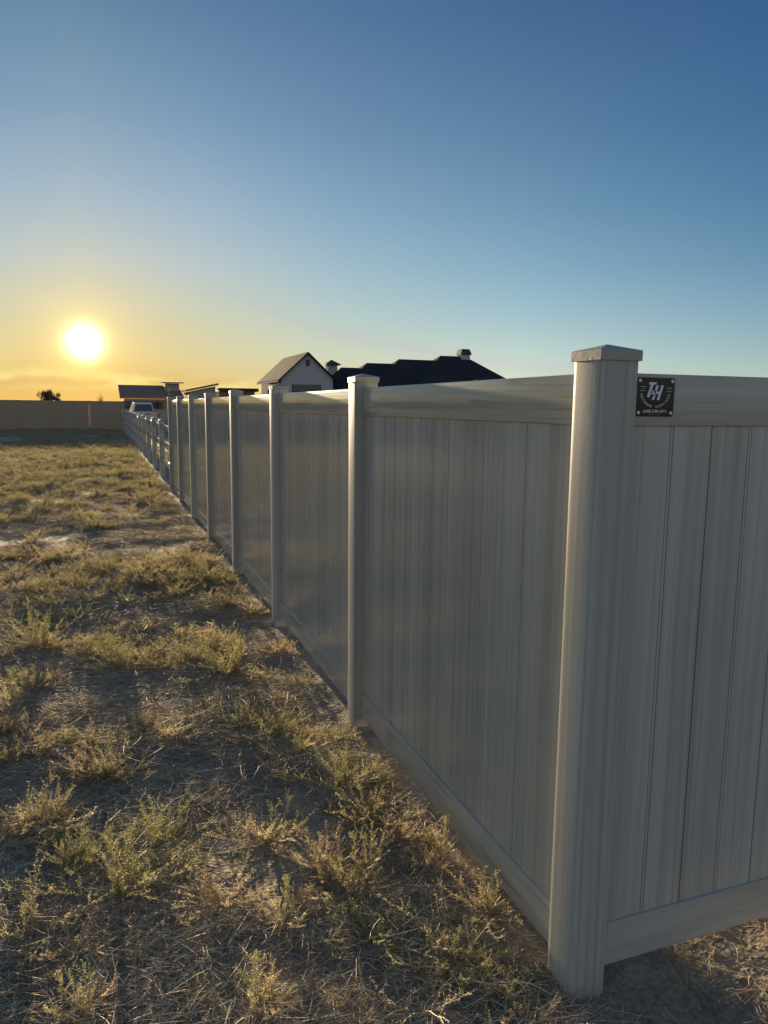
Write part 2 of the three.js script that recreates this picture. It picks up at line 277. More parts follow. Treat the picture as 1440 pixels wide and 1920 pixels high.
// ---------------------------------------------------------------- sign on the fence
{
  const cv = document.createElement('canvas'); cv.width = 512; cv.height = 512; const c = cv.getContext('2d');
  c.fillStyle = '#0c0e10'; c.fillRect(0, 0, 512, 512); c.fillStyle = '#d4dade'; c.textAlign = 'center'; c.textBaseline = 'middle';
  const slant = (x, y) => c.setTransform(1, 0, -0.27, 1, x, y);
  // T and H drawn as slanted blocks, the ampersand between them
  slant(210, 60); c.fillRect(-48, 0, 100, 30); c.fillRect(-22, 0, 38, 200);
  slant(252, 98); c.fillRect(6, 0, 32, 198); c.fillRect(74, 0, 34, 198); c.fillRect(6, 84, 100, 32);
  c.setTransform(1, 0, 0, 1, 0, 0); c.fillStyle = '#0c0e10'; c.beginPath(); c.ellipse(222, 196, 34, 46, 0, 0, 7); c.fill();
  c.fillStyle = '#d4dade'; c.font = 'bold 78px sans-serif'; c.fillText('&', 222, 197);
  c.fillRect(40, 118, 84, 5); c.fillRect(40, 172, 84, 5); c.fillRect(396, 128, 84, 5); c.fillRect(396, 178, 84, 5);
  c.fillStyle = '#7d8488'; for (let k = 0; k < 4; k++) { c.fillRect(62 + k * 11, 140, 7, 14); c.fillRect(416 + k * 11, 148, 7, 13); }
  c.fillStyle = '#d4dade'; c.font = 'bold 44px sans-serif'; const txt = 'OUTDOOR SERVICES';
  for (let k = 0; k < txt.length; k++) { const a = Math.PI * (0.965 - 0.93 * k / (txt.length - 1)), x = 250 + 188 * Math.cos(a), y = 208 + 178 * Math.sin(a); c.setTransform(1, 0, 0, 1, x, y); c.rotate(a - Math.PI / 2); c.fillText(txt[k], 0, 0); }
  c.setTransform(1, 0, 0, 1, 0, 0); c.font = 'bold 54px sans-serif'; c.fillText('(208) 539-3311', 258, 446, 330);
  c.fillStyle = '#8a9094'; for (let k = 0; k < 18; k++) if (k !== 8) c.fillRect(168 + k * 10, 486, 6, 8);
  const tex = new THREE.CanvasTexture(cv); tex.colorSpace = THREE.SRGBColorSpace; tex.anisotropy = 8;
  const w = 0.132, h = 0.109, x1 = 0.2245, y0 = 1.7965, cx = x1 - w / 2, cy = y0 + h / 2;
  const t = thing('sign', 'small black contractor sign with white lettering screwed to the top rail beside the corner post', 'sign', cx, cy, 0.0212); t.rotation.z = -0.004;
  const sh = new THREE.Shape(), a = w / 2, b = h / 2, r = 0.007; sh.moveTo(-a + r, -b); sh.lineTo(a - r, -b); sh.absarc(a - r, -b + r, r, -Math.PI / 2, 0); sh.lineTo(a, b - r); sh.absarc(a - r, b - r, r, 0, Math.PI / 2); sh.lineTo(-a + r, b); sh.absarc(-a + r, b - r, r, Math.PI / 2, Math.PI); sh.lineTo(-a, -b + r); sh.absarc(-a + r, -b + r, r, Math.PI, 1.5 * Math.PI);
  const g = new THREE.ExtrudeGeometry(sh, { depth: 0.003, bevelEnabled: true, bevelSize: 0.0006, bevelThickness: 0.0006, bevelSegments: 2, curveSegments: 8 });
  const p = g.attributes.position, uv = g.attributes.uv; for (let k = 0; k < p.count; k++) uv.setXY(k, (p.getX(k) + a) / w, (p.getY(k) + b) / h);
  mesh('plate', g, new THREE.MeshPhysicalMaterial({ map: tex, roughness: 0.16, specularIntensity: 0.6 }), t);
  const head = new THREE.LatheGeometry([[0, 0.0018], [0.0016, 0.0018], [0.0019, 0.0006], [0.0024, 0.0017], [0.0046, 0.0014], [0.0056, 0.0004], [0.0056, 0]].map((q) => new THREE.Vector2(...q)), 20); head.rotateX(Math.PI / 2);
  const metal = std(0.55, 0.55, 0.55, 0.32, { metalness: 0.9 });
  for (const [sx, sy] of [[-1, -1], [1, -1], [-1, 1], [1, 1]]) mesh('screw', head, metal, t, sx * (a - 0.0085), sy * (b - 0.009), 0.0036);
}

// ---------------------------------------------------------------- buildings beyond the fence
const stucco = std(0.42, 0.41, 0.4, 0.9), dark = std(0.03, 0.03, 0.032, 0.6), trim = std(0.14, 0.12, 0.10, 0.7);
const shingleMap = texture(512, 512, (x, y) => { const r = Math.floor(y * 32), u = x * 24 + (r % 2) * 0.5, n = hash(Math.floor(u) % 24, r, 300), e = (y * 32) % 1 < 0.14 ? 0.7 : 1, v = (0.85 + 0.25 * n) * e; return [56 * v, 56 * v, 56 * v]; }, true, 1 / 5, 1 / 5);
const shingle = new THREE.MeshPhysicalMaterial({ map: shingleMap, roughness: 1, specularIntensity: 0.25 });
const brownShingle = new THREE.MeshPhysicalMaterial({ specularIntensity: 0.1, map: shingleMap, color: new THREE.Color().setRGB(1.2, 0.85, 0.6), roughness: 1 });
const glass = new THREE.MeshPhysicalMaterial({ color: new THREE.Color().setRGB(0.03, 0.035, 0.04), roughness: 0.08 });
function slabRoof(name, mat, parent, pts, th) {          // a sloped sheet with thickness: pts = 4 points, counter-clockwise seen from above
  const lo = pts.map((p) => p.clone().setY(p.y - th)), f = [pts, lo.slice().reverse()];
  for (let k = 0; k < 4; k++) f.push([lo[k], lo[(k + 1) % 4], pts[(k + 1) % 4], pts[k]]);
  return mesh(name, polys(f), mat, parent);
}
{ // garage with a steep gable, at the left end of the dark roofed house
  const zg = -84, A = onZ(528, 707, zg), B = onZ(624, 707, zg), K = onZ(577, 661, zg), w = B.x - A.x, L = w * 1.95, ey = A.y - 0.1, cx = (A.x + B.x) / 2, py = K.y - 0.15;
  const t = thing('garage_building', 'pale gabled garage building with brown roof and dark door behind the fence', 'building', cx, 0, zg), h = w / 2;
  const f0 = [V3(-h, 0, 0), V3(h, 0, 0), V3(h, ey, 0), V3(0, py, 0), V3(-h, ey, 0)], f1 = f0.map((p) => p.clone().setZ(-L)).reverse();
  mesh('wall', polys([f0, f1, [V3(-h, 0, -L), V3(-h, 0, 0), V3(-h, ey, 0), V3(-h, ey, -L)], [V3(h, 0, 0), V3(h, 0, -L), V3(h, ey, -L), V3(h, ey, 0)]]), stucco, t);
  const ov = 0.45, sl = (py - ey) / h, up = 0.22;
  for (const s of [-1, 1]) { const e = V3(s * (h + ov), ey - sl * ov + up, 0), r = V3(0, py + up, 0), q = [e.clone().setZ(ov), r.clone().setZ(ov), r.clone().setZ(-L - ov), e.clone().setZ(-L - ov)]; const rf = slabRoof('roof', brownShingle, t, s < 0 ? q : q.reverse(), 0.2); if (s < 0) mesh('gutter', boxAt(s * (h + ov) - 0.13, s * (h + ov) - 0.003, e.y - 0.26, e.y - 0.1, -L - ov, ov), stucco, rf); }
  const toL = (x, y) => onZ(x, y, zg).sub(V3(cx, 0, zg));
  const d0 = toL(547.6, 720.7), d1 = toL(602.4, 734), dr = mesh('garage_door', boxAt(d0.x, d1.x, 0.02, d0.y, 0.003, 0.06), dark, t);
  for (let k = 1; k < 6; k++) mesh('door_panel', boxAt(d0.x + 0.1, d1.x - 0.1, d0.y * (k - 1) / 5 + 0.08, d0.y * k / 5 - 0.04, 0.063, 0.09), trim, dr);
  const v0 = toL(573, 674), v1 = toL(580.6, 686.5), vt = mesh('gable_vent', boxAt(v0.x, v1.x, v1.y, v0.y, 0.003, 0.06), trim, t);
  for (let k = 0; k < 6; k++) mesh('louvre', boxAt(v0.x + 0.06, v1.x - 0.06, lerp(v1.y, v0.y, (k + 0.25) / 6), lerp(v1.y, v0.y, (k + 0.7) / 6), 0.063, 0.1), dark, vt);
  for (const s of [0.3, 0.62]) { const wz = -L * s, wd = mesh('window', boxAt(-h - 0.05, -h - 0.003, ey - 2.3, ey - 0.9, wz - 0.5, wz + 0.5), stucco, t); mesh('pane', boxAt(-h - 0.07, -h - 0.053, ey - 2.2, ey - 1.0, wz - 0.42, wz + 0.42), glass, wd); }
}
{ // dark hipped roofs of the house
  const t = thing('dark_roof_house', 'large house with dark hipped roofs, cupola and chimney behind the fence', 'house', 0, 0, 0);
  const hip = (px0, py0, px1, py1, z, eave, dep, name = 'roof') => {
    const a = onZ(px0, py0, z), b = onZ(px1, py1, z), y = (a.y + b.y) / 2, run = dep;
    const e = [V3(a.x - run, eave, z + dep), V3(b.x + run, eave, z + dep), V3(b.x + run, eave, z - dep), V3(a.x - run, eave, z - dep)], r0 = V3(a.x, y, z), r1 = V3(b.x, y, z);
    mesh(name, polys([[e[0], e[1], r1, r0], [e[1], e[2], r1], [e[2], e[3], r0, r1], [e[3], e[0], r0], [e[3], e[2], e[1], e[0]]]), shingle, t);
    const w = run - 0.6; mesh('wall', boxAt(a.x - w, b.x + w, 0, eave - 0.003, z - dep + 0.6, z + dep - 0.6), stucco, t);
    return { a, b, y, e };
  };
  const h1 = hip(826, 667.3, 872, 668.3, -88, 3.1, 7.6), h2 = hip(748, 674, 840, 676, -90, 3.15, 7.0), h3 = hip(688, 681, 770, 682.5, -91.5, 3.2, 6.2), h4 = hip(640, 689, 700, 690.5, -93, 3.25, 5.0);
  const c = onZ(869.5, 668, -88), ch = mesh('chimney', boxAt(c.x - 0.62, c.x + 0.62, c.y - 1.5, c.y + 0.16, -88.6, -87.4), stucco, t), y = c.y + 0.163;
  const r = [[0.78, 0], [0.78, 0.06], [0.55, 0.72], [0, 0.78]], fs = []; for (let k = 0; k < 3; k++) for (let q = 0; q < 4; q++) { const P = (i, [a, b]) => { const s = [[-1, 1], [1, 1], [1, -1], [-1, -1]][i % 4]; return V3(c.x + s[0] * a, y + b, -88 + s[1] * a); }; fs.push([P(q, r[k]), P(q + 1, r[k]), P(q + 1, r[k + 1]), P(q, r[k + 1])]); }
  mesh('chimney_cap', polys(fs), dark, ch);
  const u = onZ(621.5, 685, -93), cu = mesh('cupola', boxAt(u.x - 0.62, u.x + 0.62, u.y - 2.2, u.y, -93.6, -92.4), stucco, t);
  const rr = [[1.0, 0], [1.0, 0.1], [0, 0.72]], f2 = []; for (let k = 0; k < 2; k++) for (let q = 0; q < 4; q++) { const P = (i, [a, b]) => { const s = [[-1, 1], [1, 1], [1, -1], [-1, -1]][i % 4]; return V3(u.x + s[0] * a, u.y + 0.003 + b, -93 + s[1] * a); }; f2.push([P(q, rr[k]), P(q + 1, rr[k]), P(q + 1, rr[k + 1]), P(q, rr[k + 1])]); }
  mesh('cupola_roof', polys(f2), dark, cu);
  const dm = onZ(892, 709, -81.5), dz = -81.5, dd = mesh('dormer', polys([[V3(dm.x - 1.3, dm.y - 1.2, dz), V3(dm.x + 1.3, dm.y - 1.2, dz), V3(dm.x, dm.y, dz)], [V3(dm.x - 1.3, dm.y - 1.2, dz - 3), V3(dm.x, dm.y, dz - 3), V3(dm.x + 1.3, dm.y - 1.2, dz - 3)]]), std(0.3, 0.24, 0.19, 0.9), t);
  for (const s of [-1, 1]) { const q = [V3(dm.x + s * 1.5, dm.y - 1.36, dz + 0.15), V3(dm.x, dm.y + 0.16, dz + 0.15), V3(dm.x, dm.y + 0.16, dz - 3), V3(dm.x + s * 1.5, dm.y - 1.36, dz - 3)]; slabRoof('dormer_roof', shingle, dd, s < 0 ? q : q.reverse(), 0.12); }
}
{ // low modern building far down the rail fence
  const z = -92, t = thing('low_building', 'low modern building with wide eaves and raised roof box behind the pickup', 'building');
  const glareBrown = new THREE.MeshPhysicalMaterial({ color: new THREE.Color().setRGB(0.30, 0.20, 0.12), roughness: 1, specularIntensity: 0.1 }), pale = std(0.36, 0.33, 0.3, 0.85), P = (x, y, dz = 0) => onZ(x, y, z + dz);  // roof brown made warmer, with the low sun's glare put into the colour
  const e0 = P(224, 742.5), e1 = P(345, 743.5), r0 = P(221, 721, -8), r1 = P(345, 724, -8);
  r0.y = r1.y = (r0.y + r1.y) / 2; e0.y = e1.y = (e0.y + e1.y) / 2; r0.x = e0.x; r1.x = e1.x;
  slabRoof('roof', glareBrown, t, [e0, e1, r1, r0], 0.3);
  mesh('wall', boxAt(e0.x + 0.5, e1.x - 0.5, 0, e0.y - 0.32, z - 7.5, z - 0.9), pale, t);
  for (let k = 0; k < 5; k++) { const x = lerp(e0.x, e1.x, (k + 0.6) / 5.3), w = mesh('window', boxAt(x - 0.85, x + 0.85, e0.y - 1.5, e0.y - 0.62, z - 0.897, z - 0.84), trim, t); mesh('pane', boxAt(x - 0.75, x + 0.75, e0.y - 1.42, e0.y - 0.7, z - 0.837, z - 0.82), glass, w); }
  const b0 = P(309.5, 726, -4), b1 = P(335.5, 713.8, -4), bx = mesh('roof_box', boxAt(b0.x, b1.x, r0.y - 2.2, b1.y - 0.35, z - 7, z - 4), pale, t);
  slabRoof('roof_box_lid', glareBrown, bx, [V3(b0.x - 0.35, b1.y - 0.2, z - 3.4), V3(b1.x + 0.5, b1.y - 0.2, z - 3.4), V3(b1.x + 0.5, b1.y, z - 7.6), V3(b0.x - 0.35, b1.y, z - 7.6)], 0.15);
  // wing with a roof that rises to the right, and a flat wing
  const s0 = P(355, 729.5), s1 = P(409.5, 718.3), m = P(409.5, 728);
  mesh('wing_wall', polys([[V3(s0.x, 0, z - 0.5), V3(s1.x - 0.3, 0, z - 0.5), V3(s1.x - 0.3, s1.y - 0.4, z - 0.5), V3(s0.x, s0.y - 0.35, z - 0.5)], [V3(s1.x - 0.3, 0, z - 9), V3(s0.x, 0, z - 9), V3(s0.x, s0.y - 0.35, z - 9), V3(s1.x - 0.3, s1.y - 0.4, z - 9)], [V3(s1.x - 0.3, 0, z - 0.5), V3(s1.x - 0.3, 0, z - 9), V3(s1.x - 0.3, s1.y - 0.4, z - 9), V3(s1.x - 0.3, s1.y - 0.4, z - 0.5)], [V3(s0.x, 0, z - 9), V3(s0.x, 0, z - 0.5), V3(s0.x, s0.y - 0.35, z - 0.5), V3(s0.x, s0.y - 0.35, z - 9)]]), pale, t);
  slabRoof('wing_roof', glareBrown, t, [V3(s0.x - 0.4, s0.y - 0.06, z), V3(s1.x, s1.y, z), V3(s1.x, s1.y, z - 9.5), V3(s0.x - 0.4, s0.y - 0.06, z - 9.5)], 0.25);
  const q0 = P(409.5, 727.5, -1), q1 = P(482, 728.5, -1);
  mesh('flat_roof', boxAt(q0.x + 0.01, q1.x, q0.y - 0.4, q0.y, z - 9, z), dark, t);
  mesh('flat_wing_wall', boxAt(q0.x + 0.01, q1.x - 0.4, 0, q0.y - 0.403, z - 8.5, z - 0.6), glareBrown, t);
}

// ---------------------------------------------------------------- white pickup, seen from behind
{
  const c = onGround(276, 806); c.copy(onZ(276, 765, -62));
  const t = thing('pickup_truck', 'white pickup truck seen from behind, parked beyond the open rail fence', 'pickup truck', c.x, 0, -62); t.rotation.y = 0.12;
  const paint = new THREE.MeshPhysicalMaterial({ color: new THREE.Color().setRGB(0.42, 0.42, 0.41), roughness: 0.3, clearcoat: 1, clearcoatRoughness: 0.05 }), rubber = std(0.02, 0.02, 0.02, 0.9), red = std(0.35, 0.02, 0.015, 0.25), chrome = std(0.6, 0.6, 0.6, 0.2, { metalness: 1 });
  const prof = (pts, w, name, mat, par) => { const s = new THREE.Shape(pts.map((p) => new THREE.Vector2(...p))), g = new THREE.ExtrudeGeometry(s, { depth: w - 0.06, bevelEnabled: true, bevelSize: 0.03, bevelThickness: 0.03, bevelSegments: 2 }); g.translate(0, 0, -w / 2 + 0.03); g.rotateY(Math.PI / 2); return mesh(name, g, mat, par); };
  // profile x = distance ahead of the tailgate (towards -z), y = height
  const body = prof([[0.03, 0.55], [0.03, 1.22], [1.75, 1.22], [1.75, 1.2], [3.6, 1.2], [5.25, 1.08], [5.4, 0.9], [5.4, 0.5], [4.8, 0.5], [4.6, 0.85], [4.05, 0.85], [3.85, 0.45], [1.5, 0.45], [1.3, 0.85], [0.75, 0.85], [0.55, 0.5]], 1.96, 'body', paint, t);
  const cab = prof([[1.72, 1.2], [1.85, 1.95], [2.1, 2.02], [3.1, 2.0], [3.75, 1.2]], 1.8, 'cab', paint, t);
  { const p = cab.geometry.attributes.position; for (let k = 0; k < p.count; k++) p.setX(k, p.getX(k) * (1 - 0.24 * clamp((p.getY(k) - 1.2) / 0.8))); cab.geometry.computeVertexNormals(); }
  mesh('rear_window', polys([[V3(-0.76, 1.3, -1.695), V3(0.76, 1.3, -1.695), V3(0.62, 1.88, -1.775), V3(-0.62, 1.88, -1.775)]]), glass, cab);
  for (const s of [-1, 1]) { const a = [V3(s * 0.884, 1.3, -1.98), V3(s * 0.884, 1.3, -3.5), V3(s * 0.735, 1.85, -3.05), V3(s * 0.735, 1.85, -2.05)]; mesh('side_window', polys([s > 0 ? a : a.reverse()]), glass, cab); mesh('taillight', boxAt(s * 0.9 - 0.07, s * 0.9 + 0.07, 0.86, 1.16, 0.003, 0.03), red, t); mesh('mirror', boxAt(s * 1.08 - 0.1, s * 1.08 + 0.1, 1.22, 1.46, -3.35, -3.25), dark, t); }
  const tg = mesh('tailgate', boxAt(-0.78, 0.78, 0.68, 1.2, 0.003, 0.028), paint, t); mesh('handle', boxAt(-0.14, 0.14, 1.04, 1.12, 0.031, 0.045), dark, tg);
  mesh('bumper', boxAt(-0.92, 0.92, 0.46, 0.64, 0.002, 0.16), chrome, t);
  for (const zz of [-1.03, -4.33]) for (const s of [-1, 1]) { const g = new THREE.CylinderGeometry(0.39, 0.39, 0.26, 28); g.rotateZ(Math.PI / 2); const w = mesh('wheel', g, rubber, t, s * 0.82, 0.39, zz); const rim = new THREE.CylinderGeometry(0.23, 0.25, 0.03, 20); rim.rotateZ(Math.PI / 2); mesh('rim', rim, chrome, w, s * 0.14, 0, 0); }
}

// ---------------------------------------------------------------- plants
const leafMat = new THREE.MeshPhysicalMaterial({ vertexColors: true, roughness: 0.9, transmission: 0.6, thickness: 0, side: THREE.DoubleSide });
const strawMat = new THREE.MeshPhysicalMaterial({ vertexColors: true, roughness: 0.7, transmission: 0.25, thickness: 0, side: THREE.DoubleSide });
class Soup {                                              // triangles with a colour each
  constructor() { this.P = []; this.C = []; }
  tri(a, b, c, k) { this.P.push(a.x, a.y, a.z, b.x, b.y, b.z, c.x, c.y, c.z); for (let i = 0; i < 3; i++) this.C.push(k[0], k[1], k[2]); }
  quad(a, b, c, d, k) { this.tri(a, b, c, k); this.tri(a, c, d, k); }
  stem(pts, r0, r1, k) {                                  // three-sided tapering tube
    let prev = null;
    for (let i = 0; i < pts.length; i++) {
      const d = (pts[i + 1] ?? pts[i]).clone().sub(pts[i - 1] ?? pts[i]).normalize(), s = new THREE.Vector3().crossVectors(d, Math.abs(d.y) > 0.9 ? V3(1, 0, 0) : V3(0, 1, 0)).normalize(), t = new THREE.Vector3().crossVectors(d, s), r = lerp(r0, r1, i / (pts.length - 1));
      const ring = [0, 1, 2].map((q) => pts[i].clone().addScaledVector(s, r * Math.cos(q * 2.094)).addScaledVector(t, r * Math.sin(q * 2.094)));
      if (prev) for (let q = 0; q < 3; q++) this.quad(prev[q], prev[(q + 1) % 3], ring[(q + 1) % 3], ring[q], k);
      prev = ring;
    }
  }
  blade(pts, w, k, roll = 0) {                            // flat ribbon narrowing to the tip
    let L = null;
    for (let i = 0; i < pts.length; i++) {
      const d = (pts[i + 1] ?? pts[i]).clone().sub(pts[i - 1] ?? pts[i]).normalize(), s = new THREE.Vector3().crossVectors(d, V3(0, 1, 0)).normalize().applyAxisAngle(d, roll).multiplyScalar(w * 0.5 * (i === pts.length - 1 ? 0.15 : 1 - 0.35 * i / pts.length));
      const a = pts[i].clone().add(s), b = pts[i].clone().sub(s); if (L) this.quad(L[0], L[1], b, a, k); L = [a, b];
    }
  }
  leaf(p, d, up, l, w, k) { const s = new THREE.Vector3().crossVectors(d, up).normalize().multiplyScalar(w / 2), m = p.clone().addScaledVector(d, l * 0.45), e = p.clone().addScaledVector(d, l); this.quad(p, m.clone().add(s), e, m.clone().sub(s), k); }
  build() { const g = new THREE.BufferGeometry(); g.setAttribute('position', new THREE.Float32BufferAttribute(this.P, 3)); g.setAttribute('color', new THREE.Float32BufferAttribute(this.C, 3)); g.computeVertexNormals(); return g; }
}
const vary = (r, c, a = 0.25) => { const k = 1 + a * (r() * 2 - 1); return [c[0] * k * (1 + 0.08 * (r() - 0.5)), c[1] * k, c[2] * k * (1 + 0.12 * (r() - 0.5))]; };
const GREEN = [0.28, 0.29, 0.10], OLIVE = [0.46, 0.41, 0.19], TAN = [0.62, 0.52, 0.31], STRAW = [0.68, 0.59, 0.42], RUST = [0.58, 0.41, 0.21], DEEP = [0.09, 0.12, 0.04], TWIG = [0.44, 0.34, 0.22];
// kochia-like weed: many arching branches closely set with small leaves and seed knots; height about h
function weed(seed, { h = 0.3, n = 14, lean = 1, leaves = 26, subs = 4, mix = [OLIVE, TAN, GREEN], len = 0.0095, bend = 0.6, lie = 0 }) {
  const r = rng(seed), st = new Soup(), lf = new Soup();
  const dress = (pts, count, col, from) => {
    for (let q = 0; q < count; q++) {
      const t = from + (1 - from) * (q + r()) / count, f = t * (pts.length - 1), i = Math.min(pts.length - 2, Math.floor(f)), p = pts[i].clone().lerp(pts[i + 1], f - i), ax = pts[i + 1].clone().sub(pts[i]).normalize();
      const out = V3(r() - 0.5, r() - 0.4, r() - 0.5).normalize(); out.addScaledVector(ax, -out.dot(ax) * 0.8).normalize().addScaledVector(ax, 0.35 + r() * 0.6).normalize();
      lf.leaf(p, out, V3(r() - 0.5, r() - 0.5, r() - 0.5), len * (0.5 + 0.9 * r()), len * (0.22 + 0.16 * r()), vary(r, col, 0.35));
    }
  };
  for (let b = 0; b < n; b++) {
    const az = r() * 6.283, L = h * (0.55 + 0.75 * r()), th = lean * (0.15 + 0.95 * r()), col = mix[Math.floor(r() * mix.length)], pts = [];
    let d = V3(Math.sin(th) * Math.cos(az), Math.cos(th), Math.sin(th) * Math.sin(az)); let p = V3((r() - 0.5) * h * 0.14, -0.01, (r() - 0.5) * h * 0.14);
    for (let k = 0; k <= 6; k++) { pts.push(p.clone()); d.y += (bend * (0.5 - lie) - 0.1) * 0.22; d.x += (r() - 0.5) * 0.28; d.z += (r() - 0.5) * 0.28; d.normalize(); p = p.clone().addScaledVector(d, L / 6); p.y = Math.max(p.y, 0.006); }
    st.stem(pts, 0.0017, 0.0006, vary(r, TWIG, 0.3)); dress(pts, leaves, col, 0.22);
    for (let q = 0; q < subs; q++) {
      const f = 1 + r() * 4.4, i = Math.floor(f), o = pts[i].clone().lerp(pts[i + 1], f - i), dd = pts[i + 1].clone().sub(pts[i]).normalize().addScaledVector(V3(r() - 0.5, 0.25 * r(), r() - 0.5), 1.5).normalize(), l = L * (0.16 + 0.22 * r()), sp = [o];
      for (let k = 1; k <= 3; k++) { dd.y += 0.12; dd.normalize(); sp.push(sp[k - 1].clone().addScaledVector(dd, l / 3)); }
      st.stem(sp, 0.001, 0.0004, vary(r, TWIG, 0.3)); dress(sp, Math.round(leaves * 0.42), r() < 0.75 ? col : mix[Math.floor(r() * mix.length)], 0.05);
    }
  }
  return [st.build(), lf.build()];
}
// tuft of dry grass blades arching outward
function tuft(seed, n, l, mix, flat = 0.6) {
  const r = rng(seed), s = new Soup();
  for (let k = 0; k < n; k++) {
    const az = r() * 6.283, L = l * (0.4 + 0.8 * r()), th = 0.2 + flat * r(); let d = V3(Math.sin(th) * Math.cos(az), Math.cos(th), Math.sin(th) * Math.sin(az)), p = V3((r() - 0.5) * 0.06, -0.01, (r() - 0.5) * 0.06); const pts = [];
    for (let q = 0; q < 5; q++) { pts.push(p.clone()); p = p.clone().addScaledVector(d, L / 4); d.y -= 0.16 + 0.25 * flat * r(); d.x += (r() - 0.5) * 0.3; d.z += (r() - 0.5) * 0.3; d.normalize(); p.y = Math.max(p.y, 0.004 + 0.01 * r()); }
    s.blade(pts, 0.0022 + 0.0016 * r(), vary(r, mix[Math.floor(r() * mix.length)], 0.3), r() * 3);
  }
  return s.build();
}
// thatch of fallen stalks lying on the ground
function thatch(seed, n, rad, l, lift = 0.016) {
  const r = rng(seed), s = new Soup();
  for (let k = 0; k < n; k++) {
    const a = r() * 6.283, q = rad * Math.sqrt(r()), L = l * (0.25 + 1.1 * r() * r()); let az = r() * 6.283; let p = V3(q * Math.cos(a), 0.002 + lift * r() * r() * (1 - q / rad * 0.7), q * Math.sin(a)); const pts = [], cu = (r() - 0.5) * 1.2; let sl = (r() - 0.45) * 0.22;
    for (let i = 0; i < 4; i++) { pts.push(p.clone()); az += cu * 0.4; p = p.clone().add(V3(Math.cos(az) * L / 3, sl * L / 3, Math.sin(az) * L / 3)); p.y = Math.max(0.002, p.y); }
    s.blade(pts, 0.0009 + 0.0014 * r(), vary(r, [STRAW, TAN, TWIG, [0.22, 0.17, 0.11]][Math.floor(r() * 4)], 0.35), r() * 1.2);
  }
  return s.build();
}
const KINDS = {
  bush: weed(11, { h: 0.32, n: 24, lean: 1.25, leaves: 62, subs: 8, lie: 0.3, mix: [OLIVE, GREEN, GREEN, GREEN] }),
  gold: weed(12, { h: 0.27, n: 22, lean: 1.42, leaves: 55, subs: 8, lie: 0.4, mix: [OLIVE, OLIVE, GREEN, TAN] }),
  upright: weed(13, { h: 0.34, n: 9, lean: 0.7, leaves: 75, subs: 6, len: 0.010, mix: [OLIVE, GREEN, TAN] }),
  sparse: weed(14, { h: 0.36, n: 6, lean: 1.1, leaves: 30, subs: 4, lie: 0.3, mix: [TAN, STRAW, OLIVE] }),
  low: weed(15, { h: 0.32, n: 22, lean: 1.6, leaves: 48, subs: 6, mix: [TAN, OLIVE, OLIVE], lie: 0.55 }),
  deep: weed(16, { h: 0.2, n: 20, lean: 1.45, leaves: 44, subs: 5, mix: [DEEP, GREEN, DEEP], lie: 0.5 }),
  rust: weed(17, { h: 0.25, n: 20, lean: 1.25, leaves: 52, subs: 7, lie: 0.25, mix: [RUST, TAN, TAN] }),
};
const yAt = (x, z) => groundH(x, z);
function plant(kind, px, py, size, turn, name, label, cat = 'weed', group) {
  const g = onGround(px, py), t = thing(name, label, cat, g.x, yAt(g.x, g.z), g.z, group); t.rotation.y = turn; t.scale.set(size * 1.15, size * 0.72, size * 1.15);
  mesh('stems', KINDS[kind][0], strawMat, t); mesh('foliage', KINDS[kind][1], leafMat, t); return t;
}
